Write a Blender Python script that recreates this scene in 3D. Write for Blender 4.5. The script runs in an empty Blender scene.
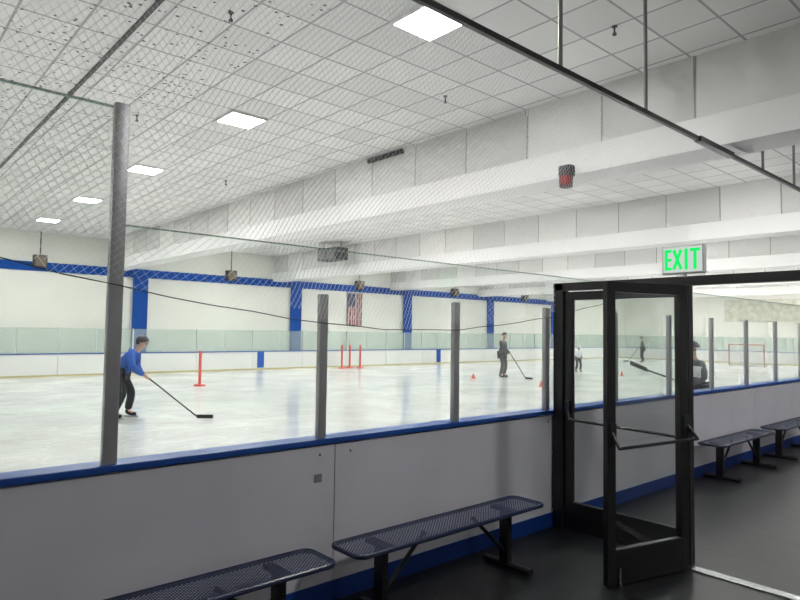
import bpy, bmesh, math, random
from mathutils import Vector, Matrix
random.seed(7)
scene=bpy.context.scene
COL=scene.collection
# ---------------------------------------------------------------- materials
def newmat(name):
    m=bpy.data.materials.new(name); m.use_nodes=True
    nt=m.node_tree; nt.nodes.clear()
    out=nt.nodes.new('ShaderNodeOutputMaterial')
    return m,nt,out
def N(nt,t,**kw):
    n=nt.nodes.new(t)
    for k,v in kw.items(): setattr(n,k,v)
    return n
def mth(nt,op,a,b=None,c=None):
    n=nt.nodes.new('ShaderNodeMath'); n.operation=op
    for i,v in enumerate((a,b,c)):
        if v is None: continue
        if isinstance(v,(int,float)): n.inputs[i].default_value=v
        else: nt.links.new(v,n.inputs[i])
    return n.outputs[0]
def mixc(nt,fac,a,b):
    n=nt.nodes.new('ShaderNodeMix'); n.data_type='RGBA'
    for i,v in ((0,fac),(6,a),(7,b)):
        if isinstance(v,(int,float)): n.inputs[i].default_value=v
        elif isinstance(v,tuple): n.inputs[i].default_value=(v[0],v[1],v[2],1)
        else: nt.links.new(v,n.inputs[i])
    return n.outputs[2]
def M(name,col,rough=.5,metal=0,var=.12,scale=6,emit=0,spec=.5,bump=0):
    m,nt,out=newmat(name)
    p=N(nt,'ShaderNodeBsdfPrincipled')
    tc=N(nt,'ShaderNodeTexCoord'); no=N(nt,'ShaderNodeTexNoise')
    no.inputs['Scale'].default_value=scale; no.inputs['Detail'].default_value=4
    nt.links.new(tc.outputs['Object'],no.inputs['Vector'])
    d=tuple(c*(1-var) for c in col); l=tuple(min(1,c*(1+var)) for c in col)
    c=mixc(nt,no.outputs['Fac'],d,l)
    nt.links.new(c,p.inputs['Base Color'])
    p.inputs['Roughness'].default_value=rough; p.inputs['Metallic'].default_value=metal
    p.inputs['Specular IOR Level'].default_value=spec
    if bump:
        b=N(nt,'ShaderNodeBump'); b.inputs['Strength'].default_value=bump; b.inputs['Distance'].default_value=.01
        nt.links.new(no.outputs['Fac'],b.inputs['Height']); nt.links.new(b.outputs[0],p.inputs['Normal'])
    nt.links.new(p.outputs[0],out.inputs[0])
    return m
def glass(name,tint=(.93,.97,.95),refl=.5,haze=0.0,hazecol=(.7,.8,.75),cap=.16):
    m,nt,out=newmat(name)
    t=N(nt,'ShaderNodeBsdfTransparent'); t.inputs[0].default_value=(*tint,1)
    g=N(nt,'ShaderNodeBsdfGlossy'); g.inputs['Roughness'].default_value=.03
    f=N(nt,'ShaderNodeFresnel'); f.inputs[0].default_value=1.3
    mx=N(nt,'ShaderNodeMixShader')
    nt.links.new(mth(nt,'MINIMUM',mth(nt,'MULTIPLY',f.outputs[0],refl),cap),mx.inputs[0])
    nt.links.new(t.outputs[0],mx.inputs[1]); nt.links.new(g.outputs[0],mx.inputs[2])
    last=mx.outputs[0]
    if haze:
        d=N(nt,'ShaderNodeBsdfDiffuse'); d.inputs[0].default_value=(*hazecol,1)
        m2=N(nt,'ShaderNodeMixShader'); m2.inputs[0].default_value=haze
        nt.links.new(last,m2.inputs[1]); nt.links.new(d.outputs[0],m2.inputs[2]); last=m2.outputs[0]
    nt.links.new(last,out.inputs[0]); return m
def ceiling_mat():
    m,nt,out=newmat('ceiling_tiles')
    p=N(nt,'ShaderNodeBsdfPrincipled'); g=N(nt,'ShaderNodeNewGeometry'); s=N(nt,'ShaderNodeSeparateXYZ')
    nt.links.new(g.outputs['Position'],s.inputs[0])
    u=mth(nt,'DIVIDE',mth(nt,'ADD',s.outputs[0],-4.2+61),.61); v=mth(nt,'DIVIDE',mth(nt,'ADD',s.outputs[1],-4.375+61),.61)
    lu=mth(nt,'LESS_THAN',mth(nt,'FRACT',u),.045); lv=mth(nt,'LESS_THAN',mth(nt,'FRACT',v),.045)
    line=mth(nt,'MAXIMUM',lu,lv)
    cb=N(nt,'ShaderNodeCombineXYZ'); nt.links.new(mth(nt,'FLOOR',u),cb.inputs[0]); nt.links.new(mth(nt,'FLOOR',v),cb.inputs[1])
    w=N(nt,'ShaderNodeTexWhiteNoise'); nt.links.new(cb.outputs[0],w.inputs['Vector'])
    tile=mixc(nt,w.outputs['Value'],(.79,.79,.775),(.91,.91,.89))
    c1=mixc(nt,line,tile,(.44,.44,.45))
    vo=N(nt,'ShaderNodeTexVoronoi'); vo.inputs['Scale'].default_value=10.0; nt.links.new(g.outputs['Position'],vo.inputs['Vector'])
    sp=mth(nt,'LESS_THAN',vo.outputs['Distance'],.20)
    no=N(nt,'ShaderNodeTexNoise'); no.inputs['Scale'].default_value=3.2; nt.links.new(g.outputs['Position'],no.inputs['Vector'])
    msk=mth(nt,'GREATER_THAN',no.outputs['Fac'],.46)
    lx=mth(nt,'LESS_THAN',s.outputs[0],3.6)
    ly=mth(nt,'LESS_THAN',s.outputs[1],14)
    c2=mixc(nt,mth(nt,'MULTIPLY',mth(nt,'MULTIPLY',sp,msk),mth(nt,'MULTIPLY',lx,ly)),c1,(.10,.09,.09))
    nt.links.new(c2,p.inputs['Base Color']); p.inputs['Roughness'].default_value=.85
    nt.links.new(p.outputs[0],out.inputs[0]); return m
def fascia_mat():
    m,nt,out=newmat('insulation_panels')
    p=N(nt,'ShaderNodeBsdfPrincipled'); g=N(nt,'ShaderNodeNewGeometry'); s=N(nt,'ShaderNodeSeparateXYZ')
    nt.links.new(g.outputs['Position'],s.inputs[0])
    v=mth(nt,'DIVIDE',mth(nt,'ADD',s.outputs[1],-4.34+61),1.22)
    fr=mth(nt,'FRACT',v)
    lv=mth(nt,'MAXIMUM',mth(nt,'LESS_THAN',fr,.014),mth(nt,'GREATER_THAN',fr,.99))
    w=N(nt,'ShaderNodeTexWhiteNoise'); w.noise_dimensions='1D'; nt.links.new(mth(nt,'FLOOR',v),w.inputs['W'])
    tile=mixc(nt,w.outputs['Value'],(.68,.68,.665),(.92,.92,.90))
    nt.links.new(mixc(nt,lv,tile,(.42,.42,.42)),p.inputs['Base Color']); p.inputs['Roughness'].default_value=.7
    no=N(nt,'ShaderNodeTexNoise'); no.inputs['Scale'].default_value=2.2; nt.links.new(g.outputs['Position'],no.inputs['Vector'])
    b=N(nt,'ShaderNodeBump'); b.inputs['Strength'].default_value=.9; b.inputs['Distance'].default_value=.12
    nt.links.new(no.outputs['Fac'],b.inputs['Height']); nt.links.new(b.outputs[0],p.inputs['Normal'])
    nt.links.new(p.outputs[0],out.inputs[0]); return m
def ice_mat():
    m,nt,out=newmat('ice')
    p=N(nt,'ShaderNodeBsdfPrincipled'); g=N(nt,'ShaderNodeNewGeometry')
    n1=N(nt,'ShaderNodeTexNoise'); n1.inputs['Scale'].default_value=.6; n1.inputs['Detail'].default_value=9; n1.inputs['Roughness'].default_value=.7
    nt.links.new(g.outputs['Position'],n1.inputs['Vector'])
    r=N(nt,'ShaderNodeMapRange'); r.inputs[1].default_value=.36; r.inputs[2].default_value=.64
    nt.links.new(n1.outputs['Fac'],r.inputs[0])
    c=mixc(nt,r.outputs[0],(.59,.60,.59),(.72,.73,.715))
    ms=None
    for sc,rot in ((2.2,.4),(3.1,1.7),(1.7,2.6)):
        mp=N(nt,'ShaderNodeMapping'); mp.inputs['Scale'].default_value=(.25*sc,sc,1); mp.inputs['Rotation'].default_value=(0,0,rot)
        nt.links.new(g.outputs['Position'],mp.inputs[0])
        n2=N(nt,'ShaderNodeTexNoise'); n2.inputs['Scale'].default_value=1; n2.inputs['Detail'].default_value=1
        nt.links.new(mp.outputs[0],n2.inputs['Vector'])
        b=mth(nt,'LESS_THAN',mth(nt,'ABSOLUTE',mth(nt,'SUBTRACT',mth(nt,'FRACT',mth(nt,'MULTIPLY',n2.outputs['Fac'],8.)),.5)),.045)
        ms=b if ms is None else mth(nt,'MAXIMUM',ms,b)
    c=mixc(nt,mth(nt,'MULTIPLY',ms,.55),c,(.86,.87,.86))
    nt.links.new(c,p.inputs['Base Color'])
    rr=N(nt,'ShaderNodeMapRange'); rr.inputs[1].default_value=.33; rr.inputs[2].default_value=.67; rr.inputs[3].default_value=.10; rr.inputs[4].default_value=.20
    nt.links.new(n1.outputs['Fac'],rr.inputs[0]); nt.links.new(rr.outputs[0],p.inputs['Roughness'])
    p.inputs['Specular IOR Level'].default_value=.55
    nt.links.new(p.outputs[0],out.inputs[0]); return m
def perf_mat():
    m,nt,out=newmat('perforated_metal')
    p=N(nt,'ShaderNodeBsdfPrincipled'); p.inputs['Base Color'].default_value=(.007,.016,.062,1); p.inputs['Roughness'].default_value=.4
    tc=N(nt,'ShaderNodeTexCoord'); s=N(nt,'ShaderNodeSeparateXYZ'); nt.links.new(tc.outputs['Object'],s.inputs[0])
    a=mth(nt,'DIVIDE',s.outputs[0],.026); c=mth(nt,'DIVIDE',s.outputs[1],.022)
    fx=mth(nt,'SUBTRACT',mth(nt,'FRACT',mth(nt,'ADD',a,c)),.5)
    fy=mth(nt,'SUBTRACT',mth(nt,'FRACT',mth(nt,'SUBTRACT',a,c)),.5)
    r=mth(nt,'ADD',mth(nt,'MULTIPLY',fx,fx),mth(nt,'MULTIPLY',fy,fy))
    h=mth(nt,'LESS_THAN',r,.075)
    t=N(nt,'ShaderNodeBsdfTransparent'); mx=N(nt,'ShaderNodeMixShader')
    nt.links.new(h,mx.inputs[0]); nt.links.new(p.outputs[0],mx.inputs[1]); nt.links.new(t.outputs[0],mx.inputs[2])
    nt.links.new(mx.outputs[0],out.inputs[0]); return m
def netmat_alpha():
    m,nt,out=newmat('goal_netting')
    p=N(nt,'ShaderNodeBsdfDiffuse'); p.inputs[0].default_value=(.85,.85,.85,1)
    t=N(nt,'ShaderNodeBsdfTransparent'); mx=N(nt,'ShaderNodeMixShader')
    tc=N(nt,'ShaderNodeTexCoord'); s=N(nt,'ShaderNodeSeparateXYZ'); nt.links.new(tc.outputs['Object'],s.inputs[0])
    a=mth(nt,'LESS_THAN',mth(nt,'FRACT',mth(nt,'DIVIDE',mth(nt,'ADD',s.outputs[1],s.outputs[0]),.05)),.2)
    b=mth(nt,'LESS_THAN',mth(nt,'FRACT',mth(nt,'DIVIDE',s.outputs[2],.05)),.2)
    nt.links.new(mth(nt,'MAXIMUM',a,b),mx.inputs[0]); nt.links.new(t.outputs[0],mx.inputs[1]); nt.links.new(p.outputs[0],mx.inputs[2])
    nt.links.new(mx.outputs[0],out.inputs[0]); return m
def flag_mat():
    m,nt,out=newmat('flag_cloth')
    p=N(nt,'ShaderNodeBsdfPrincipled'); p.inputs['Roughness'].default_value=.8
    tc=N(nt,'ShaderNodeTexCoord'); s=N(nt,'ShaderNodeSeparateXYZ'); nt.links.new(tc.outputs['Object'],s.inputs[0])
    st=mth(nt,'LESS_THAN',mth(nt,'FRACT',mth(nt,'MULTIPLY',s.outputs[0],6.5/.92)),.5)
    c=mixc(nt,st,(.62,.58,.57),(.28,.05,.07))
    can=mth(nt,'MULTIPLY',mth(nt,'LESS_THAN',s.outputs[0],.5),mth(nt,'GREATER_THAN',s.outputs[2],-.65))
    fx=mth(nt,'SUBTRACT',mth(nt,'FRACT',mth(nt,'DIVIDE',s.outputs[0],.09)),.5)
    fz=mth(nt,'SUBTRACT',mth(nt,'FRACT',mth(nt,'DIVIDE',s.outputs[2],.09)),.5)
    star=mth(nt,'LESS_THAN',mth(nt,'ADD',mth(nt,'MULTIPLY',fx,fx),mth(nt,'MULTIPLY',fz,fz)),.05)
    cc=mixc(nt,star,(.03,.035,.10),(.6,.6,.6))
    nt.links.new(mixc(nt,can,c,cc),p.inputs['Base Color']); nt.links.new(p.outputs[0],out.inputs[0]); return m
def emis(name,col,s):
    m,nt,out=newmat(name); e=N(nt,'ShaderNodeEmission'); e.inputs[0].default_value=(*col,1); e.inputs[1].default_value=s
    nt.links.new(e.outputs[0],out.inputs[0]); return m

m_ceil=ceiling_mat(); m_ice=ice_mat(); m_perf=perf_mat(); m_gnet=netmat_alpha(); m_flag=flag_mat(); m_fascia=fascia_mat()
m_beam=M('painted_beam_white',(.93,.93,.92),.5,var=.02,scale=1)
m_wall=M('painted_wall_cream',(.86,.86,.80),.7,var=.07,scale=.8)
m_dark=M('lobby_wall_gray',(.5,.5,.51),.7)
m_floor=M('black_rubber_floor',(.014,.015,.017),.42,var=.6,scale=5,bump=.25,spec=.35)
m_blue=M('blue_paint',(.010,.075,.36),.4,var=.08)
m_kick=M('blue_kick_plastic',(.006,.045,.25),.5,var=.1)
m_bluew=M('blue_wall_paint',(.010,.075,.36),.8,var=.03,spec=.1)
m_board=M('board_white_plastic',(.71,.705,.755),.35,var=.15,scale=1.6)
m_fboard=M('rink_side_white_plastic',(.76,.77,.75),.4,var=.04,scale=1.5)
m_yellow=M('kick_plate_yellow',(.50,.44,.22),.5)
m_alu=M('gray_aluminium',(.44,.44,.45),.35,metal=.4,var=.1)
m_falu=M('pale_aluminium',(.52,.56,.54),.4,metal=.3)
m_glass=glass('clear_glass',(.965,.985,.975),.9,haze=.012,hazecol=(.75,.88,.82),cap=.2)
m_gedge=glass('glass_polished_edge',(.8,.9,.86),.6,haze=.65,hazecol=(.50,.62,.57))
m_fglass=glass('green_tinted_glass',(.87,.92,.90),.6,haze=.2,hazecol=(.66,.73,.69))
m_black=M('black_painted_metal',(.012,.012,.014),.35,var=.2)
m_rod=M('gray_steel_rod',(.20,.195,.19),.5)
m_chrome=M('chrome',(.5,.5,.5),.25,metal=1)
m_rope=M('black_rope',(.02,.02,.02),.8)
m_net=M('net_cord',(.86,.86,.85),.8)
m_red=M('red_plastic',(.55,.05,.05),.5)
m_orange=M('orange_plastic',(.64,.09,.07),.5)
m_goalred=M('goal_red_paint',(.45,.13,.11),.5)
m_light=emis('light_diffuser',(1,.985,.96),120)
m_lframe=M('light_trim_white',(.8,.8,.8),.5)
m_brown=M('speaker_brown',(.08,.06,.045),.6)
m_tan=M('speaker_face_tan',(.20,.165,.125),.7)
m_box=M('equipment_dark',(.05,.05,.055),.5)
m_white=M('white_plastic',(.80,.82,.80),.4,var=.03)
m_green=emis('exit_green',(.01,.68,.12),1.2)
m_pale=M('cream_mottled_panel',(.72,.66,.54),.6,var=.6,scale=3)
m_skin=M('skin',(.50,.30,.22),.5,var=.06)
m_hair=M('hair_dark',(.03,.02,.015),.7)
m_eye=M('eye_dark',(.01,.01,.01),.2)
# ---------------------------------------------------------------- mesh builder
class B:
    def __init__(s): s.bm=bmesh.new()
    def box(s,lo,hi,bev=0,mat=None):
        c=[(a+b)/2 for a,b in zip(lo,hi)]; d=[abs(b-a) for a,b in zip(lo,hi)]
        r=bmesh.ops.create_cube(s.bm,size=1)
        vs=r['verts']
        for v in vs: v.co=Vector((v.co.x*d[0]+c[0],v.co.y*d[1]+c[1],v.co.z*d[2]+c[2]))
        if mat is not None:
            for v in vs: v.co=mat@v.co
        if bev:
            es=list({e for v in vs for e in v.link_edges})
            bmesh.ops.bevel(s.bm,geom=es,offset=bev,segments=2,affect='EDGES',profile=.7)
        return s
    def cyl(s,p0,p1,r,n=14,r2=None):
        p0=Vector(p0);p1=Vector(p1);d=p1-p0
        rr=bmesh.ops.create_cone(s.bm,cap_ends=True,segments=n,radius1=r,radius2=r if r2 is None else r2,depth=d.length)
        q=d.to_track_quat('Z','Y').to_matrix().to_4x4()
        mt=Matrix.Translation((p0+p1)/2)@q
        for v in rr['verts']: v.co=mt@v.co
        return s
    def sph(s,c,r,sc=(1,1,1),seg=16,cut=None):
        rr=bmesh.ops.create_uvsphere(s.bm,u_segments=seg,v_segments=seg*2//3,radius=r)
        vs=rr['verts']
        if cut is not None:
            dl=[v for v in vs if v.co.z<cut*r]
            bmesh.ops.delete(s.bm,geom=dl,context='VERTS'); vs=[v for v in vs if v.is_valid]
        for v in vs: v.co=Vector((v.co.x*sc[0]+c[0],v.co.y*sc[1]+c[1],v.co.z*sc[2]+c[2]))
        return s
    def tube(s,pts,r,n=8):
        for a,b in zip(pts[:-1],pts[1:]):
            s.cyl(a,b,r,n)
        for p in pts[1:-1]: s.sph(p,r*1.0,seg=8)
        return s
    def poly(s,vs,fs):
        bv=[s.bm.verts.new(v) for v in vs]
        for f in fs: s.bm.faces.new([bv[i] for i in f])
        return s
    def obj(s,name,mat,parent=None,smooth=False,loc=None):
        me=bpy.data.meshes.new(name); s.bm.normal_update(); s.bm.to_mesh(me); s.bm.free()
        me.materials.append(mat)
        if smooth:
            for p in me.polygons: p.use_smooth=True
            try: me.set_sharp_from_angle(angle=math.radians(40))
            except Exception: pass
        o=bpy.data.objects.new(name,me); COL.objects.link(o)
        if parent: o.parent=parent
        if loc: o.location=loc
        return o
def tag(o,label,cat,group=None,kind=None):
    o['label']=label; o['category']=cat
    if group: o['group']=group
    if kind: o['kind']=kind
    return o
def struct(o,label=None,cat=None):
    o['kind']='structure'
    if label: o['label']=label; o['category']=cat
    return o
def empty(name,loc=(0,0,0),rz=0):
    e=bpy.data.objects.new(name,None); e.empty_display_size=.1; e.location=loc; e.rotation_euler=(0,0,rz); COL.objects.link(e); return e
def dup(root,loc,rz=None):
    r=root.copy(); COL.objects.link(r); r.location=loc
    if rz is not None: r.rotation_euler=(0,0,rz)
    def rec(o,new):
        for k in [c for c in bpy.data.objects if c.parent==o]:
            c=k.copy(); c.parent=new; COL.objects.link(c); rec(k,c)
    rec(root,r)
    return r
# ---------------------------------------------------------------- dimensions
H=1.72; YB=3.30; YF=23.5; YW=25.0; X0=-14; X1=46; Y0=-6; ZC=5.05
b=B(); b.box((X0,Y0,-.1),(X1,YB+.06,0)); struct(b.obj('floor',m_floor),'black rubber matting floor beside the rink','floor')
b=B(); b.box((X0,YB+.06,-.1),(X1,YW,.0)); o=struct(b.obj('floor_rink',m_beam),'concrete slab below the ice','floor')
b=B(); b.box((X0,YB+.08,-.02),(X1-4,YF,.012)); tag(b.obj('ice_surface',m_ice),'white scratched glossy ice sheet inside the boards','ice',kind='structure')
b=B(); b.box((X0,YW,0),(X1,YW+.2,ZC+.3)); struct(b.obj('wall_back',m_wall),'cream painted long wall behind the rink','wall')
b=B(); b.box((X1,Y0,0),(X1+.2,YW,ZC+.3)); struct(b.obj('wall_right',m_wall),'cream painted end wall','wall')
b=B(); b.box((X0-.2,Y0,0),(X0,YW,ZC+.3)); struct(b.obj('wall_left',m_wall),'cream painted end wall','wall')
b=B(); b.box((X0,Y0-.2,0),(X1,Y0,ZC+.3)); struct(b.obj('wall_front',m_dark),'gray lobby wall','wall')
beams=[7.39+7.02*k for k in range(0,5)]
prof=[(X0,ZC)]
for bx in beams:
    prof+= [(bx+.02,ZC),(bx+.02,4.30),(bx+.52,4.30),(bx+.52,ZC)]
prof=prof+[(X1,ZC)]
vs=[];fs=[]
for i,(x,z) in enumerate(prof): vs+=[(x,Y0,z),(x,YW,z)]
for i in range(len(prof)-1): fs.append((2*i,2*i+1,2*i+3,2*i+2))
b=B(); b.poly(vs,fs); o=b.obj('ceiling',m_ceil); struct(o,'white suspended tile ceiling with puck scuffs','ceiling')
tn=1
for bx in beams:
    b=B(); b.box((bx-.09,Y0,3.88),(bx+.50,YW,4.26),.012)
    struct(b.obj('trim_%d'%tn,m_beam),'smooth white boxed ceiling beam','beam'); tn+=1
    b=B(); y=4.34-1.22*9
    while y<YW:
        ya=max(y,Y0); yb=min(y+1.22,YW)
        if yb-ya>.02:
            am=random.uniform(.01,.11); tl=random.uniform(-.03,.03); n=8; m_=6; g={}
            for i in range(n+1):
                for j in range(m_+1):
                    s_,t_=i/n,j/m_
                    g[i,j]=b.bm.verts.new((bx+.03-am*(math.sin(math.pi*s_)*math.sin(math.pi*t_))**.6-.02-tl*(t_-.5),ya+(yb-ya)*s_,4.25+(ZC-4.25)*t_))
            for i in range(n):
                for j in range(m_): b.bm.faces.new((g[i,j],g[i,j+1],g[i+1,j+1],g[i+1,j]))
        y+=1.22
    struct(b.obj('trim_%d'%tn,m_fascia,None,True),'row of bulging white insulation panels above the beam','ceiling panels'); tn+=1
b=B(); b.box((2.19,3.0,ZC-.02),(2.24,YW,ZC+.01)); struct(b.obj('trim_%d'%tn,m_black),'dark ceiling joint strip','trim'); tn+=1
b=B(); b.box((X0,YW-.06,3.66),(36.4,YW,3.98)); struct(b.obj('trim_%d'%tn,m_bluew),'blue painted band along the wall','trim'); tn+=1
for cx in (1.4,8.45,15.55,22.6,29.5,36.2):
    b=B(); b.box((cx-.28,YW-.14,0),(cx+.28,YW-.06,3.98)); struct(b.obj('trim_%d'%tn,m_bluew),'blue painted wall column','column'); tn+=1
b=B(); b.box((X1-.05,8.5,2.7),(X1-.02,17.5,4.2)); struct(b.obj('trim_%d'%tn,m_pale),'cream mottled wall panel','wall panel'); tn+=1
# ---------------------------------------------------------------- ceiling lights
base=None
for X in (4.5,-6.2,11.5,18.55,25.55,32.55,38.0,42.6):  # last row, next to the end wall, is added to brighten that wall
    for k in range(5):
        Y=4.68+4.27*k
        if base is None:
            base=empty('ceiling_light',(X,Y,ZC-.03))
            q=B(); q.box((-.27,-.27,-.005),(.27,.27,.01)); q.obj('diffuser',m_light,base)
            q=B()
            for a in ((-.305,-.305,.305,-.27),(-.305,.27,.305,.305),(-.305,-.27,-.27,.27),(.27,-.27,.305,.27)): q.box((a[0],a[1],-.012),(a[2],a[3],.03))
            q.obj('light_frame',m_lframe,base)
            tag(base,'square recessed ceiling light panel, lit white','light','square ceiling light panels')
        else: dup(base,(X,Y,ZC-.03))
# ---------------------------------------------------------------- near dasher boards
def dasher(x0,x1):
    L=x1-x0
    e=empty('dasher_board',(x0,YB,0))
    q=B(); q.box((.003,0,.0),(L-.003,.12,.985),.003); q.obj('board_panel',m_board,e)
    q=B(); q.box((0,-.02,.995),(L,.14,1.03),.008); q.obj('cap_rail',m_blue,e)
    q=B(); q.box((0,-.012,0),(L,0,.125),.003); q.obj('kick_plate',m_kick,e)
    for bx in (.12,L-.12):
        q=B(); q.cyl((bx,-.005,.93),(bx,.001,.93),.007,10); q.obj('bolt',m_chrome,e)
    tag(e,'off-white rink board with blue cap rail and kick plate','rink board','near rink boards')
segs=[(-4.94,-2.5),(-2.5,-.06),(-.06,2.38),(2.38,4.82),(4.82,7.26),(7.26,9.70),(9.70,12.14),(12.14,14.58),(14.58,17.02)]
for s in segs: dasher(*s)
def near_glass(x0,x1,zt,lab,tall):
    e=empty('rink_shield',(x0,YB+.05,1.03)); w=x1-x0; h=zt-1.03
    q=B(); q.box((.002,-.006,0),(w-.002,.006,h)); q.obj('glass_pane',m_glass,e)
    k=.010 if tall else .006
    q=B(); q.box((.002,-.007,h-k),(w-.002,.007,h+.001)); q.obj('glass_edge',m_gedge,e)
    tag(e,lab,'glass panel','near rink glass')
def post(x,zt,lab,w=.03):
    q=B(); q.box((-w,-.052,0),(w,-.009,zt-1.03),.010)
    o=q.obj('support_post',m_alu,None,True,(x,YB+.05,1.03)); tag(o,lab,'post','near glass posts')
PXs=[1.0,2.275,3.515,4.70,5.90,7.10,8.28,9.46,10.64,11.82,13.0,14.2,15.4]
for (a,c) in ((-2.78,-1.52),(-1.52,-.26),(-.26,1.0)):
    near_glass(a,c,2.86,'tall clear glass shield panel on the rink boards',True)
for a,c in zip(PXs[:-1],PXs[1:]): near_glass(a,c,2.25,'clear glass shield panel on the rink boards',False)
post(PXs[0],2.87,'tall gray aluminium glass post at the height change',.036)
for x in PXs[1:]: post(x,1.95,'gray aluminium post supporting the rink glass')
# ---------------------------------------------------------------- safety net
RY,RZ=2.76,3.79
def ropez(X):
    pts=[(-3,2.5),(.5,2.02),(1.07,1.91),(1.71,1.82),(2.31,1.755),(2.92,1.725),(3.6,1.74),(4.7,1.86),(6,2.1),(8,2.3),(12,2.3)]
    if X<=pts[0][0]: return pts[0][1]
    for (a,z),(c,y) in zip(pts[:-1],pts[1:]):
        if a<=X<=c:
            t=(X-a)/(c-a); return z+(y-z)*t
    return 2.3
q=B(); bm=q.bm
NX0,NX1=-2.0,7.0; st=.038
def ny(X,z):
    t=max(0,min(1,(z-2.25)/(RZ-2.25))); return (YB-.04)*(1-t)+RY*t-.04*math.sin(t*math.pi)*(1+math.sin(X*1.7))
def dx(X,z):
    t=max(0,min(1,(RZ-z)/2)); return .14*t*math.sin(X*2.1+z*2)+.04*t*math.sin(X*5+z*3)
for sgn in (1,-1):
    n=int((NX1-NX0+2)/st)
    for i in range(n):
        xs=NX0-(2 if sgn>0 else 0)+i*st
        pts=[]
        for k in range(0,36):
            z=RZ-.022-k*.06; X=xs+sgn*k*.06*.8
            if X<NX0 or X>NX1:
                if pts: break
                continue
            if z<ropez(X): break
            pts.append((X+dx(X,z),ny(X,z),z))
        if len(pts)<2: continue
        th=.00075 if xs<1.0 else .00075+.0012*min(1,(xs-1.0)/3)
        v=[(bm.verts.new((p[0]-th,p[1],p[2])),bm.verts.new((p[0]+th,p[1],p[2]))) for p in pts]
        for a,c in zip(v[:-1],v[1:]): bm.faces.new((a[0],a[1],c[1],c[0]))
tag(q.obj('safety_net',m_net),'fine diamond-mesh protective netting above the rink glass','net',kind='stuff')
q=B(); pts=[(x*.25-.5,YB-.035,ropez(x*.25-.5)+.006*math.sin(x*2.3)) for x in range(0,30)]
q.tube(pts,.003,6); tag(q.obj('net_rope',m_rope),'black sagging rope along the bottom of the netting','rope')
e=empty('net_rail',(0,RY,RZ))
q=B(); q.box((-2,-.018,-.022),(16,.018,.022)); q.obj('rail',m_black,e)
q=B(); q.box((6.6,-.035,-.028),(7.5,.035,.028)); q.obj('splice_plate',m_black,e)
for hx in (1.6,4.09,5.47,8.5,9.7):
    q=B(); q.cyl((hx,0,.02),(hx,0,ZC-RZ+.01),.017,10); q.obj('hanger_rod',m_rod,e)
tag(e,'black steel rail on hanger rods carrying the netting','rail')
# ---------------------------------------------------------------- benches
m_bench=M('navy_coated_metal',(.007,.016,.06),.35,var=.1)
def bench():
    e=empty('bench',(2.2,2.94,0)); L=1.75; W=.30
    q=B(); n=8; r=.065; out=[]
    for cx,cy,a0 in ((L-r,W/2-r,0),(r,W/2-r,90),(r,-W/2+r,180),(L-r,-W/2+r,270)):
        for i in range(n+1):
            a=math.radians(a0+90*i/n); out.append((cx+r*math.cos(a),cy+r*math.sin(a)))
    top=[q.bm.verts.new((x,y,.448)) for x,y in out]
    q.bm.faces.new(top)
    q.obj('seat',m_perf,e)
    q=B(); k=len(out)
    for i in range(k):
        a=out[i]; c=out[(i+1)%k]; q.cyl((a[0],a[1],.438),(c[0],c[1],.438),.014,8); q.sph((a[0],a[1],.438),.014,seg=8)
    q.obj('seat_rim',m_bench,e,True)
    for lx,s in ((.28,1),(L-.28,-1)):
        q=B(); q.box((lx-.025,-.04,.03),(lx+.025,.04,.43),.006); q.cyl((lx,-.23,.03),(lx,.19,.03),.026,12)
        q.box((lx-.03,-.12,.41),(lx+.03,.12,.432)); q.obj('leg',m_black,e,True)
        q=B(); q.tube([(lx+s*.01,0,.12),(lx+s*.36,0,.425)],.014,10); q.obj('brace',m_black,e,True)
    return e
b1=bench(); tag(b1,'navy blue perforated metal bench with black pedestal legs','bench','metal benches along the boards')
dup(b1,(.31,2.96,0)); dup(b1,(7.6,3.07,0)); dup(b1,(9.65,3.07,0))
# ---------------------------------------------------------------- door set
PX=4.80
q=B(); q.box((PX-.045,3.18,0),(PX+.045,3.278,2.17),.004); q.box((PX-.045,.3,2.10),(PX+.045,3.278,2.17),.004)
q.box((PX-.03,2.075,0),(PX+.045,2.11,2.10),.004); q.box((PX-.045,.3,0),(PX+.045,.40,2.10),.004)
struct(q.obj('trim_%d'%tn,m_black),'black metal door frame with header','door frame'); tn+=1
q=B(); q.box((PX-.12,.42,0),(PX-.03,2.05,.012),.003); struct(q.obj('trim_%d'%tn,m_chrome),'worn metal door threshold','threshold'); tn+=1
m_dglass=glass('door_glass',(.95,.965,.96),.7)
def leaf(name,p0,ang,w,lab,side,flare,yo):
    e=empty(name,p0,ang)
    q=B(); hgt=2.09; sw=.075
    q.box((0,-.022,.01),(sw,.022,hgt),.004); q.box((w-sw,-.022,.01),(w,.022,hgt),.004)
    q.box((sw,-.022,hgt-.075),(w-sw,.022,hgt),.004); q.box((sw,-.022,.01),(w-sw,.022,.25),.004)
    q.obj('door_rail_frame',m_black,e)
    q=B(); q.box((sw-.005,-.004,.24),(w-sw+.005,.004,hgt-.07)); q.obj('glass_pane',m_dglass,e)
    q=B(); y=side*yo
    q.tube([(.03,side*.03,1.07),(.0-flare,y,.97),(w-.03,y,.95),(w-.03,side*.03,1.05)],.012,10)
    q.box((.01,side*.02,1.0),(.06,side*.045,1.13),.004); q.box((w-.06,side*.02,.98),(w-.01,side*.045,1.11),.004)
    q.obj('push_bar',m_black,e,True)
    q=B(); q.cyl((w-.1,side*.035,.03),(w-.1,side*.035,.13),.006,8); q.cyl((w-.1,side*.035,.002),(w-.1,side*.035,.035),.012,10); q.obj('door_stop',m_chrome,e,True)
    struct(e,lab,'door'); return e
leaf('door_1',(PX,3.175,0),math.radians(-90),1.06,'closed black-framed glass door with push bar',-1,-.08,.07)
hx,hy,tx,ty=4.67,2.06,3.90,2.275
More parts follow.
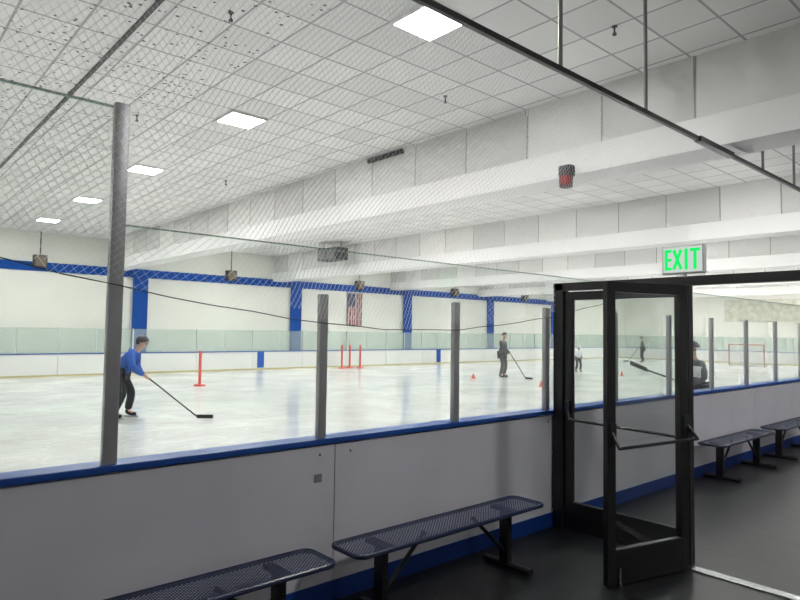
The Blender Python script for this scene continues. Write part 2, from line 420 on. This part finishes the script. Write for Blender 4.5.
leaf('door_2',(hx,hy,0),math.atan2(ty-hy,tx-hx),.79,'open black-framed glass door with push bar',1,.0,.10)
# ---------------------------------------------------------------- EXIT sign
e=empty('exit_sign',(PX-.02,2.11,2.17))
q=B(); q.box((-.03,-.16,.02),(.02,.16,.24),.008); q.cyl((0,0,0),(0,0,.03),.02); q.obj('sign_housing',m_white,e)
q=B(); q.box((-.034,-.147,.033),(-.029,.147,.227)); q.obj('sign_face',emis('sign_face_glow',(.66,.76,.69),.80),e)
q=B(); f=-.037
def bar(y0,y1,z0,z1): q.box((f-.003,min(y0,y1),z0),(f+.003,max(y0,y1),z1))
zb,zt=.050,.210; t=.022
bar(.134,.134-t,zb,zt)
for z in (zb,(zb+zt)/2-t/2,zt-t): bar(.134,.082,z,z+t)
for sg in (1,-1):
    mt=Matrix.Translation((f,.036,(zb+zt)/2))@Matrix.Rotation(sg*.36,4,'X')
    q.box((-.003,-t/2,-.081),(.003,t/2,.081),mat=mt)
bar(-.020,-.020-t,zb,zt)
bar(-.060,-.134,zt-t,zt); bar(-.097+t/2,-.097-t/2,zb,zt)
q.obj('exit_lettering',m_green,e)
tag(e,'white exit sign with glowing green EXIT letters above door frame','exit sign')
q=B(); q.box((-.028,-.003,-.026),(.028,0,.026))
o=q.obj('sticker',M('gray_sticker',(.25,.25,.27),.5,var=.6,scale=60),None,False,(2.25,YB-.001,.785)); tag(o,'small square gray sticker on the rink board','sticker')
# ---------------------------------------------------------------- far boards and glass
def farboard(first,loc,rz):
    if first[0] is None:
        e=empty('dasher_board',loc,rz); L=2.44
        q=B(); q.box((.006,0,.0),(L-.006,.1,.75)); q.obj('board_panel',m_fboard,e)
        q=B(); q.box((0,-.015,.755),(L,.12,.79)); q.obj('cap_rail',m_blue,e)
        q=B(); q.box((0,-.012,.01),(L,0,.07)); q.obj('kick_plate',m_yellow,e)
        tag(e,'white rink board with blue cap at far side','rink board','far rink boards'); first[0]=e
    else: dup(first[0],loc,rz)
def farglass(first,loc,rz):
    if first[0] is None:
        e=empty('rink_shield',loc,rz); L=2.44
        q=B(); q.box((.026,.045,0),(L-.001,.06,.86)); q.obj('glass_pane',m_fglass,e)
        q=B(); q.box((.0,.03,0),(.05,.08,.88)); q.obj('glass_post',m_falu,e)
        q=B(); q.box((L/2-.015,.04,0),(L/2+.015,.07,.87)); q.obj('glass_post',m_falu,e)
        tag(e,'green-tinted rink glass panel with pale post','glass panel','far rink glass'); first[0]=e
    else: dup(first[0],loc,rz)
fb=[None]; fg=[None]
x=-2.0
while x+2.44<=42.1:
    farboard(fb,(x,YF,0),0); farglass(fg,(x,YF,.79),0); x+=2.44
xe=x+.02; y=YF-.02
while y-2.44>=YB-.5:
    farboard(fb,(xe,y,0),math.radians(-90)); farglass(fg,(xe,y,.79),math.radians(-90)); y-=2.44
for lx in (13.0,23.6):
    q=B(); q.box((-.16,-.004,.09),(.16,0,.75)); o=q.obj('board_line',m_blue,None,False,(lx,YF-.002,0)); tag(o,'blue line mark painted up the rink board','line marking','board lines')
# ---------------------------------------------------------------- speakers on wall
sp=None
for X in (4.92,12.2,19.2,26.2,32.8):
    if sp is None:
        sp=empty('wall_speaker',(X,24.68,4.0))
        q=B(); q.box((-.21,-.02,-.21),(.21,.26,.21),.02); q.obj('speaker_cabinet',m_brown,sp)
        q=B(); q.box((-.17,-.035,-.17),(.17,-.02,.17),.006); q.cyl((0,-.045,.0),(0,-.03,.0),.1,14); q.obj('speaker_grille',m_tan,sp)
        q=B(); q.cyl((0,.12,.2),(0,.12,1.05),.02,8); q.obj('hanger_rod',m_box,sp)
        tag(sp,'brown box loudspeaker hung at the blue wall band','speaker','wall speakers')
    else: dup(sp,(X,24.68,4.0))
e=empty('ceiling_heater',(13.6,19.3,4.33))
q=B(); q.box((-.28,-.60,.02),(.3,.60,.48),.03); q.obj('housing',m_box,e)
q=B()
for y0 in (-.54,.04):
    for k in range(6): q.box((-.30,y0,.07+k*.06),(-.27,y0+.5,.10+k*.06))
q.obj('grille',M('heater_louvre',(.22,.22,.21),.5,var=.3,scale=20),e)
for y in (-.55,.55):
    q=B(); q.cyl((0,y,.47),(0,y,.73),.015,8); q.obj('hanger_rod',m_box,e)
tag(e,'dark rectangular heater unit hanging below the ceiling','heater')
e=empty('alarm_beacon',(7.29,4.78,3.74))
q=B(); q.box((-.12,-.09,.12),(.01,.09,.27),.015); q.cyl((-.07,0,.12),(-.07,0,.25),.085,18); q.obj('beacon_housing',m_box,e)
q=B(); q.cyl((-.07,0,.0),(-.07,0,.13),.065,18,.08); q.obj('beacon_lens',m_red,e,True)
q=B()
for i in range(8):
    a=i*math.pi/4; q.cyl((-.07+.08*math.cos(a),.08*math.sin(a),-.03),(-.07+.09*math.cos(a),.09*math.sin(a),.14),.006,6)
q.cyl((-.07,0,-.03),(-.07,0,-.022),.085,16)
q.obj('beacon_cage',m_box,e)
tag(e,'red alarm beacon in a dark wire cage on the white beam','alarm beacon')
spk=None
for (X,Y) in ((6.16,6.06),(2.86,5.99),(6.05,3.4),(3.23,9.96),(6.2,13)):
    if spk is None:
        spk=empty('sprinkler_head',(X,Y,ZC))
        q=B(); q.cyl((0,0,-.08),(0,0,0),.009,8); q.cyl((0,0,-.10),(0,0,-.08),.022,12); q.cyl((0,0,-.01),(0,0,0),.03,12); q.obj('sprinkler_body',m_box,spk)
        tag(spk,'small fire sprinkler head hanging from ceiling tile','sprinkler','ceiling sprinklers')
    else: dup(spk,(X,Y,ZC))
q=B(); q.box((-.01,-.5,-.035),(.05,.5,.035)); o=q.obj('ceiling_vent',m_box,None,False,(7.335,8.8,4.98)); tag(o,'dark vent slot at the top of ceiling panels','vent')
# flag
q=B(); n=14
for j in range(13):
    for i in range(n+1):
        q.bm.verts.new((i/n*.92,.03*math.sin(i*1.1)*(.3+j/12)-.02,-j/12*1.6))
q.bm.verts.ensure_lookup_table()
for j in range(12):
    for i in range(n): a=j*(n+1)+i; q.bm.faces.new([q.bm.verts[k] for k in (a,a+1,a+n+2,a+n+1)])
e=empty('flag',(18.55,YW-.065,3.57)); q.obj('flag_cloth',m_flag,e,True)
q=B(); q.cyl((-.08,-.02,.01),(1.0,-.02,.01),.02,10); q.obj('flag_rod',m_falu,e); tag(e,'United States flag hanging vertically on the cream wall','flag')
# ---------------------------------------------------------------- red training posts, cones
tp=None
for (X,Y) in ((7.8,17.7),(16.5,22.5),(17.05,22.65),(17.45,22.4)):
    if tp is None:
        tp=empty('training_post',(X,Y,.012))
        q=B(); q.cyl((0,0,.03),(0,0,1.0),.042,12); q.sph((0,0,1.0),.042,seg=10); q.obj('post_tube',m_orange,tp,True)
        q=B(); q.cyl((0,0,0),(0,0,.05),.18,20,.14); q.obj('post_base',m_red,tp,True)
        tag(tp,'red upright training post on round base on the ice','training post','red training posts')
    else: dup(tp,(X,Y,.012))
cn=None
for (X,Y) in ((16.6,11.9),(17.3,15.4),(20.5,14.0),(24,13.2)):
    if cn is None:
        cn=empty('traffic_cone',(X,Y,.012))
        q=B(); q.cyl((0,0,.01),(0,0,.18),.065,16,.02); q.obj('cone_body',m_orange,cn,True)
        q=B(); q.box((-.08,-.08,0),(.08,.08,.015),.004); q.obj('cone_base',m_orange,cn)
        tag(cn,'small orange training cone on the ice','cone','orange training cones')
    else: dup(cn,(X,Y,.012))
# ---------------------------------------------------------------- goal
e=empty('hockey_goal',(38.2,13.4,.012))
q=B(); q.tube([(0,-.92,0),(0,-.92,1.22),(0,.92,1.22),(0,.92,0)],.03,10); q.obj('goal_frame',m_goalred,e,True)
q=B(); q.tube([(0,-.92,.03),(.75,-.8,.03),(1.0,-.4,.03),(1.0,.4,.03),(.75,.8,.03),(0,.92,.03)],.03,8); q.tube([(0,-.92,1.2),(.45,-.75,1.2),(.45,.75,1.2),(0,.92,1.2)],.02,8); q.tube([(.45,0,1.2),(1.0,0,.03)],.02,8); q.obj('goal_base',m_white,e,True)
q=B(); q.poly([(.45,-.75,1.2),(.45,.75,1.2),(1.0,.6,.04),(1.0,-.6,.04),(0,-.92,1.2),(0,-.92,.04),(0,.92,1.2),(0,.92,.04)],[(0,1,2,3),(4,0,3,5),(1,6,7,2),(4,6,1,0)]); q.obj('goal_net',m_gnet,e)
tag(e,'hockey goal with red pipe frame and white net','hockey goal')
# ---------------------------------------------------------------- people
def skin(name,chains,root,mat,parent,sub=2):
    V,E=chains
    names=list(V); idx={n:i for i,n in enumerate(names)}
    me=bpy.data.meshes.new(name); me.from_pydata([V[n][0] for n in names],[(idx[a],idx[c]) for a,c in E],[]); me.update()
    o=bpy.data.objects.new(name,me); COL.objects.link(o)
    o.modifiers.new('s','SKIN'); o.modifiers['s'].branch_smoothing=.4
    for i,n in enumerate(names):
        r=V[n][1]; sv=me.skin_vertices[0].data[i]; sv.radius=r if isinstance(r,tuple) else (r,r); sv.use_root=(n==root)
    ss=o.modifiers.new('u','SUBSURF'); ss.levels=sub; ss.render_levels=sub
    dg=bpy.context.evaluated_depsgraph_get(); dg.update()
    m2=bpy.data.meshes.new_from_object(o.evaluated_get(dg))
    bpy.data.objects.remove(o)
    m2.materials.clear(); m2.materials.append(mat)
    for p in m2.polygons: p.use_smooth=True
    m2.name=name
    o=bpy.data.objects.new(name,m2); COL.objects.link(o); o.parent=parent
    return o
m_lips=M('lips',(.35,.12,.1),.5)
def person(loc,ang,P,s,lab,mats,head='hair',stick=True,sticklab='black hockey stick held by the skater',loose=1.0,raised=False):
    v=lambda k:Vector(P[k])*s
    e=empty('person',loc,ang)
    V={};E=[]
    def add(n,p,r,par=None):
        V[n]=(tuple(p),r)
        if par: E.append((par,n))
    R=lambda r:r*s
    fw=(v('headtop')-v('neck')).normalized(); face=Vector((1,0,0)); face=(face-fw*face.dot(fw)).normalized()
    add('pelvis',v('pelvis'),R(.14)); add('spine',v('spine'),R(.125),'pelvis'); add('chest',v('chest'),R(.15),'spine')
    add('neckb',v('chest').lerp(v('neck'),.75),R(.07),'chest'); add('neck',v('neck'),R(.055),'neckb')
    hb=v('neck')+fw*R(.075)+face*R(.012); hm=v('neck')+fw*R(.14)+face*R(.015); ht=v('neck')+fw*R(.20)+face*R(.005)
    add('hb',hb,R(.068),'neck'); add('hm',hm,R(.088),'hb'); add('ht',ht,R(.066),'hm')
    for sd in 'lr':
        add('sh'+sd,v('sh'+sd),R(.065),'chest'); add('el'+sd,v('el'+sd),R(.045),'sh'+sd); add('wr'+sd,v('wr'+sd),R(.03),'el'+sd)
        dd=(v('wr'+sd)-v('el'+sd)).normalized(); add('pm'+sd,v('wr'+sd)+dd*R(.06),(R(.042),R(.024)),'wr'+sd)
        add('hp'+sd,v('hp'+sd),R(.095),'pelvis'); add('kn'+sd,v('kn'+sd),R(.062),'hp'+sd); add('an'+sd,v('an'+sd),R(.042),'kn'+sd)
        add('to'+sd,v('an'+sd)+Vector((.14*s,0,-.06*s)),R(.035),'an'+sd)
    body=skin('body',(V,E),'pelvis',mats['skin'],e)
    hands={}
    for sd in 'lr':
        dd=(v('wr'+sd)-v('el'+sd)).normalized(); hands[sd]=v('wr'+sd)+dd*R(.075)
    tip=Vector(P['blade'])*s if stick else hands['l']+Vector((.3,0,-.8))
    sdv=(tip-hands['l']).normalized()
    fo=[]
    for sd in 'lr':
        dd=(v('wr'+sd)-v('el'+sd)).normalized(); n=dd.cross(sdv).normalized()
        for k in range(4):
            L=(.9,1,.95,.75)[k]*s
            p0=hands[sd]-dd*R(.02)+sdv*R(.021)*(k-1.5); p1=p0+dd*.045*L; p2=p1+n*.03*L+dd*.008; p3=p2+n*.012*L-dd*.03*L
            V2={'a':(tuple(p0),R(.011)),'b':(tuple(p1),R(.010)),'c':(tuple(p2),R(.0095)),'d':(tuple(p3),R(.008))}
            fo.append(skin('finger',(V2,[('a','b'),('b','c'),('c','d')]),'a',mats['skin'],e,1))
        p0=hands[sd]-dd*R(.045)-sdv*R(.03); p1=p0+dd*R(.03)-sdv*R(.02)+n*R(.015); p2=p1+dd*R(.02)+n*R(.03)+sdv*R(.015)
        V2={'a':(tuple(p0),R(.013)),'b':(tuple(p1),R(.011)),'c':(tuple(p2),R(.009))}
        fo.append(skin('finger',(V2,[('a','b'),('b','c')]),'a',mats['skin'],e,1))
    bm=bmesh.new(); bm.from_mesh(body.data)
    for f in fo:
        bm.from_mesh(f.data); bpy.data.objects.remove(f)
    def blob(c,r,sc):
        rr=bmesh.ops.create_uvsphere(bm,u_segments=8,v_segments=6,radius=r)
        for q_ in rr['verts']: q_.co=Vector((q_.co.x*sc[0],q_.co.y*sc[1],q_.co.z*sc[2]))+c
    blob(hm+face*R(.098)-fw*R(.02),R(.016),(1.2,.8,1.3))
    for y in (1,-1): blob(hm+Vector((0,y*R(.09),0))-fw*R(.01),R(.024),(.7,.4,1.2))
    bm.to_mesh(body.data); bm.free()
    for p in body.data.polygons: p.use_smooth=True
    V={};E=[]
    pel=v('pelvis'); Q=lambda r:r*s*loose
    add('hem',pel-(v('spine')-pel)*.2,Q(.155)); add('spine0',pel+(v('spine')-pel)*.3,Q(.16),'hem'); add('spine',v('spine'),Q(.155),'spine0'); add('chest',v('chest'),Q(.172),'spine'); add('nb',v('chest').lerp(v('neck'),.7),Q(.085),'chest')
    for sd in 'lr':
        add('sh'+sd,v('sh'+sd),Q(.09),'chest'); add('el'+sd,v('el'+sd),Q(.07),'sh'+sd); add('wr'+sd,v('el'+sd).lerp(v('wr'+sd),.95),Q(.05),'el'+sd)
    skin('jacket',(V,E),'chest',mats['top'],e)
    if loose>1.06:
        V={};E=[]
        add('a',v('chest').lerp(v('neck'),.55)-face*R(.07),R(.075)); add('b',v('chest').lerp(v('neck'),.35)-face*R(.12),R(.07),'a')
        skin('hood',(V,E),'a',mats['top'],e)
    V={};E=[]
    add('pelvis',pel,R(.155))
    for sd in 'lr':
        add('hp'+sd,v('hp'+sd),R(.112),'pelvis'); add('kn'+sd,v('kn'+sd),R(.083),'hp'+sd); add('an'+sd,v('kn'+sd).lerp(v('an'+sd),.95),R(.07),'kn'+sd)
    skin('trousers',(V,E),'pelvis',mats['legs'],e)
    for sd in 'lr':
        a=v('an'+sd)
        V={'a':(tuple(a+Vector((0,0,R(.06)))),R(.056)),'b':(tuple(a+Vector((-R(.01),0,-R(.03)))),R(.052)),'c':(tuple(a+Vector((R(.08),0,-R(.05)))),R(.043)),'d':(tuple(a+Vector((R(.17),0,-R(.055)))),R(.035))}
        skin('skate_boot',(V,[('a','b'),('b','c'),('c','d')]),'a',m_black,e)
        q=B(); zt=a.z-R(.085); q.box((a.x-R(.08),a.y-.008,0),(a.x+R(.2),a.y+.008,.03)); q.box((a.x-R(.05),a.y-.006,.02),(a.x-R(.01),a.y+.006,max(.04,zt))); q.box((a.x+R(.1),a.y-.006,.02),(a.x+R(.14),a.y+.006,max(.04,zt)))
        q.obj('skate_blade',m_chrome,e)
    hc=hm+fw*R(.03)-face*R(.012)
    if head=='hair':
        q=B(); q.sph((0,0,0),R(.112),(1.02,.95,1.05),14,cut=-.15)
        o=q.obj('hair',m_hair,e,True); o.location=hc; o.rotation_euler=(0,-.35,0)
    elif head=='cap':
        q=B(); q.sph((0,0,0),R(.118),(1.06,.97,1.0),14,cut=-.25)
        o=q.obj('knit_cap',mats['helmet'],e,True); o.location=hc; o.rotation_euler=(0,-.1,0)
        q=B(); q.sph((0,0,0),R(.104),(.8,.98,1.0),14,cut=-.6)
        o=q.obj('hair',m_hair,e,True); o.location=hc-face*R(.03)-fw*R(.02)
    else:
        q=B(); q.sph((0,0,0),R(.125),(1.1,.95,1.0),16,cut=-.3); q.box((-.02,-R(.11),-R(.06)),(R(.12),R(.11),-R(.03)),.008)
        o=q.obj('helmet',mats['helmet'],e,True); o.location=hc
    for y in (1,-1):
        q=B(); q.sph((0,0,0),R(.012),seg=8); o=q.obj('eye',m_eye,e,True); o.location=hm+face*R(.085)+Vector((0,y*R(.032),0))+fw*R(.012)
    q=B(); q.sph((0,0,0),R(.02),(.4,1.3,.3),8); o=q.obj('mouth',m_lips,e,True); o.location=hm+face*R(.083)-fw*R(.055)
    tag(e,lab,'person')
    if stick:
        st=empty('hockey_stick',loc,ang)
        n=(v('wrl')-v('ell')).normalized().cross(sdv).normalized()*R(.022)
        a=hands['l']+n
        topp=a-sdv*.12; heel=tip
        q=B(); d_=(heel-topp); mt=Matrix.Translation((topp+heel)/2)@d_.to_track_quat('Z','Y').to_matrix().to_4x4()
        q.box((-.015,-.011,-d_.length/2),(.015,.011,d_.length/2),mat=mt); q.obj('shaft',m_black,st)
        q=B(); hd=Vector((d_.x,d_.y,0)).normalized(); sdn=Vector((-hd.y,hd.x,0))
        ps=[]
        for i in range(7):
            t_=i/6; c=heel+hd*(.30*t_)+sdn*(.03*t_*t_)
            c.z=heel.z-.03+.12*t_ if raised else .012
            ps.append(c)
        vs=[];fs=[]
        for c in ps: vs+=[tuple(c+sdn*.007),tuple(c+sdn*.007+Vector((0,0,.07))),tuple(c-sdn*.007+Vector((0,0,.07))),tuple(c-sdn*.007)]
        for i in range(6):
            for k in range(4): fs.append((i*4+k,i*4+(k+1)%4,i*4+4+(k+1)%4,i*4+4+k))
        fs+=[(0,1,2,3),(27,26,25,24)]
        q.poly(vs,fs); q.obj('stick_blade',m_black,st)
        tag(st,sticklab,'hockey stick')
    return e
IR=math.atan2(-.663,.749)
crouch=dict(pelvis=(-.14,0,.84),spine=(-.04,0,1.01),chest=(.10,0,1.17),neck=(.20,0,1.29),headtop=(.28,0,1.48),
 shl=(.11,.18,1.20),ell=(.08,.27,.96),wrl=(.23,.13,.84),shr=(.11,-.18,1.20),elr=(.20,-.27,.96),wrr=(.35,-.06,.81),
 hpl=(-.13,.1,.81),knl=(.05,.15,.46),anl=(-.02,.17,.115),hpr=(-.13,-.1,.81),knr=(.0,-.14,.46),anr=(-.15,-.18,.115),blade=(1.33,-.02,.05))
stand=dict(pelvis=(-.02,0,.93),spine=(0,0,1.10),chest=(.02,0,1.31),neck=(.05,0,1.47),headtop=(.07,0,1.7),
 shl=(.02,.19,1.36),ell=(.0,.27,1.10),wrl=(.18,.16,.98),shr=(.02,-.19,1.36),elr=(.08,-.28,1.10),wrr=(.30,-.10,.95),
 hpl=(-.02,.1,.90),knl=(.07,.15,.50),anl=(-.02,.18,.12),hpr=(-.02,-.1,.90),knr=(.06,-.15,.50),anr=(-.04,-.18,.12),blade=(.95,-.15,.05))
lift=dict(stand); lift.update(wrl=(.16,.15,1.0),wrr=(.30,-.08,1.04),elr=(.08,-.28,1.12),blade=(.95,.05,1.22))
def mats(top,legs,helmet=(.02,.02,.02)):
    return dict(skin=m_skin,top=M('cloth_top',top,.85,var=.25,scale=9,bump=.6),legs=M('cloth_legs',legs,.85,var=.3,scale=9,bump=.6),helmet=M('helmet_shell',helmet,.4))
def jersey():
    m,nt,out=newmat('patched_jersey'); p=N(nt,'ShaderNodeBsdfPrincipled'); p.inputs['Roughness'].default_value=.8
    tc=N(nt,'ShaderNodeTexCoord'); s=N(nt,'ShaderNodeSeparateXYZ'); nt.links.new(tc.outputs['Object'],s.inputs[0])
    z=s.outputs[2]
    w1=mth(nt,'MULTIPLY',mth(nt,'GREATER_THAN',z,1.02),mth(nt,'LESS_THAN',z,1.20))
    w2=mth(nt,'LESS_THAN',mth(nt,'ABSOLUTE',mth(nt,'SUBTRACT',s.outputs[1],.05)),.2)
    nt.links.new(mixc(nt,mth(nt,'MULTIPLY',w1,w2),(.08,.085,.10),(.68,.70,.73)),p.inputs['Base Color'])
    nt.links.new(p.outputs[0],out.inputs[0]); return m
person((3.93,12.17,.012),IR+.05,crouch,1.0,'skater in blue hooded jacket, dark cap and trousers leaning forward',mats((.02,.09,.38),(.015,.015,.02),(.04,.04,.045)),'cap',loose=1.08)
person((18.5,15.0,.012),IR-.5,stand,.98,'standing skater in dark gray sweatshirt and trousers with stick',mats((.05,.05,.055),(.07,.07,.075)),loose=1.1)
person((24.4,15.5,.012),IR-1.2,stand,.68,'small child skater in white top and dark trousers',mats((.75,.77,.8),(.05,.05,.06),(.6,.6,.6)),'helmet',False,loose=1.15)
person((36.5,18.7,.012),IR+2.6,stand,.92,'skater in gray jacket and dark trousers',mats((.08,.08,.09),(.02,.02,.02)),'helmet',True)
mm=mats((.045,.05,.06),(.02,.02,.025),(.04,.04,.045)); mm['top']=jersey()
person((10.6,4.5,.012),IR+math.pi+.1,lift,.92,'hockey skater in dark and white jersey with dark helmet near boards',mm,'helmet',True,'black hockey stick lifted off the ice by the skater',1.03,True)
# ---------------------------------------------------------------- lobby lamps behind the viewer
for (X,Y) in ((3.5,-1.2),(8,-1.2),(12,-1.2),(15.5,-1.2)):
    l=bpy.data.lights.new('lobby_lamp','AREA'); l.shape='SQUARE'; l.size=.6; l.energy=105; l.color=(1,.98,.97)
    o=bpy.data.objects.new('lobby_lamp',l); o.location=(X,Y,ZC-.06); COL.objects.link(o)
w=bpy.data.worlds.new('w'); scene.world=w; w.use_nodes=True; w.node_tree.nodes['Background'].inputs[0].default_value=(.8,.85,.9,1); w.node_tree.nodes['Background'].inputs[1].default_value=.3
# ---------------------------------------------------------------- camera
cam=bpy.data.cameras.new('camera'); co=bpy.data.objects.new('camera',cam); COL.objects.link(co); scene.camera=co
cam.sensor_width=36; cam.lens=620/800*36; cam.clip_end=200; cam.clip_start=.05
yaw=math.radians(48.5); p=math.radians(2.86); ro=math.radians(.85)
f=Vector((math.cos(p)*math.cos(yaw),math.cos(p)*math.sin(yaw),math.sin(p)))
r0=Vector((math.sin(yaw),-math.cos(yaw),0)); u0=r0.cross(f)
r=r0*math.cos(ro)+u0*math.sin(ro); u=u0*math.cos(ro)-r0*math.sin(ro)
mt=Matrix(((r.x,u.x,-f.x,0),(r.y,u.y,-f.y,0),(r.z,u.z,-f.z,H),(0,0,0,1)))
co.matrix_world=mt
scene.view_settings.view_transform='Standard'
scene.view_settings.exposure=0.15
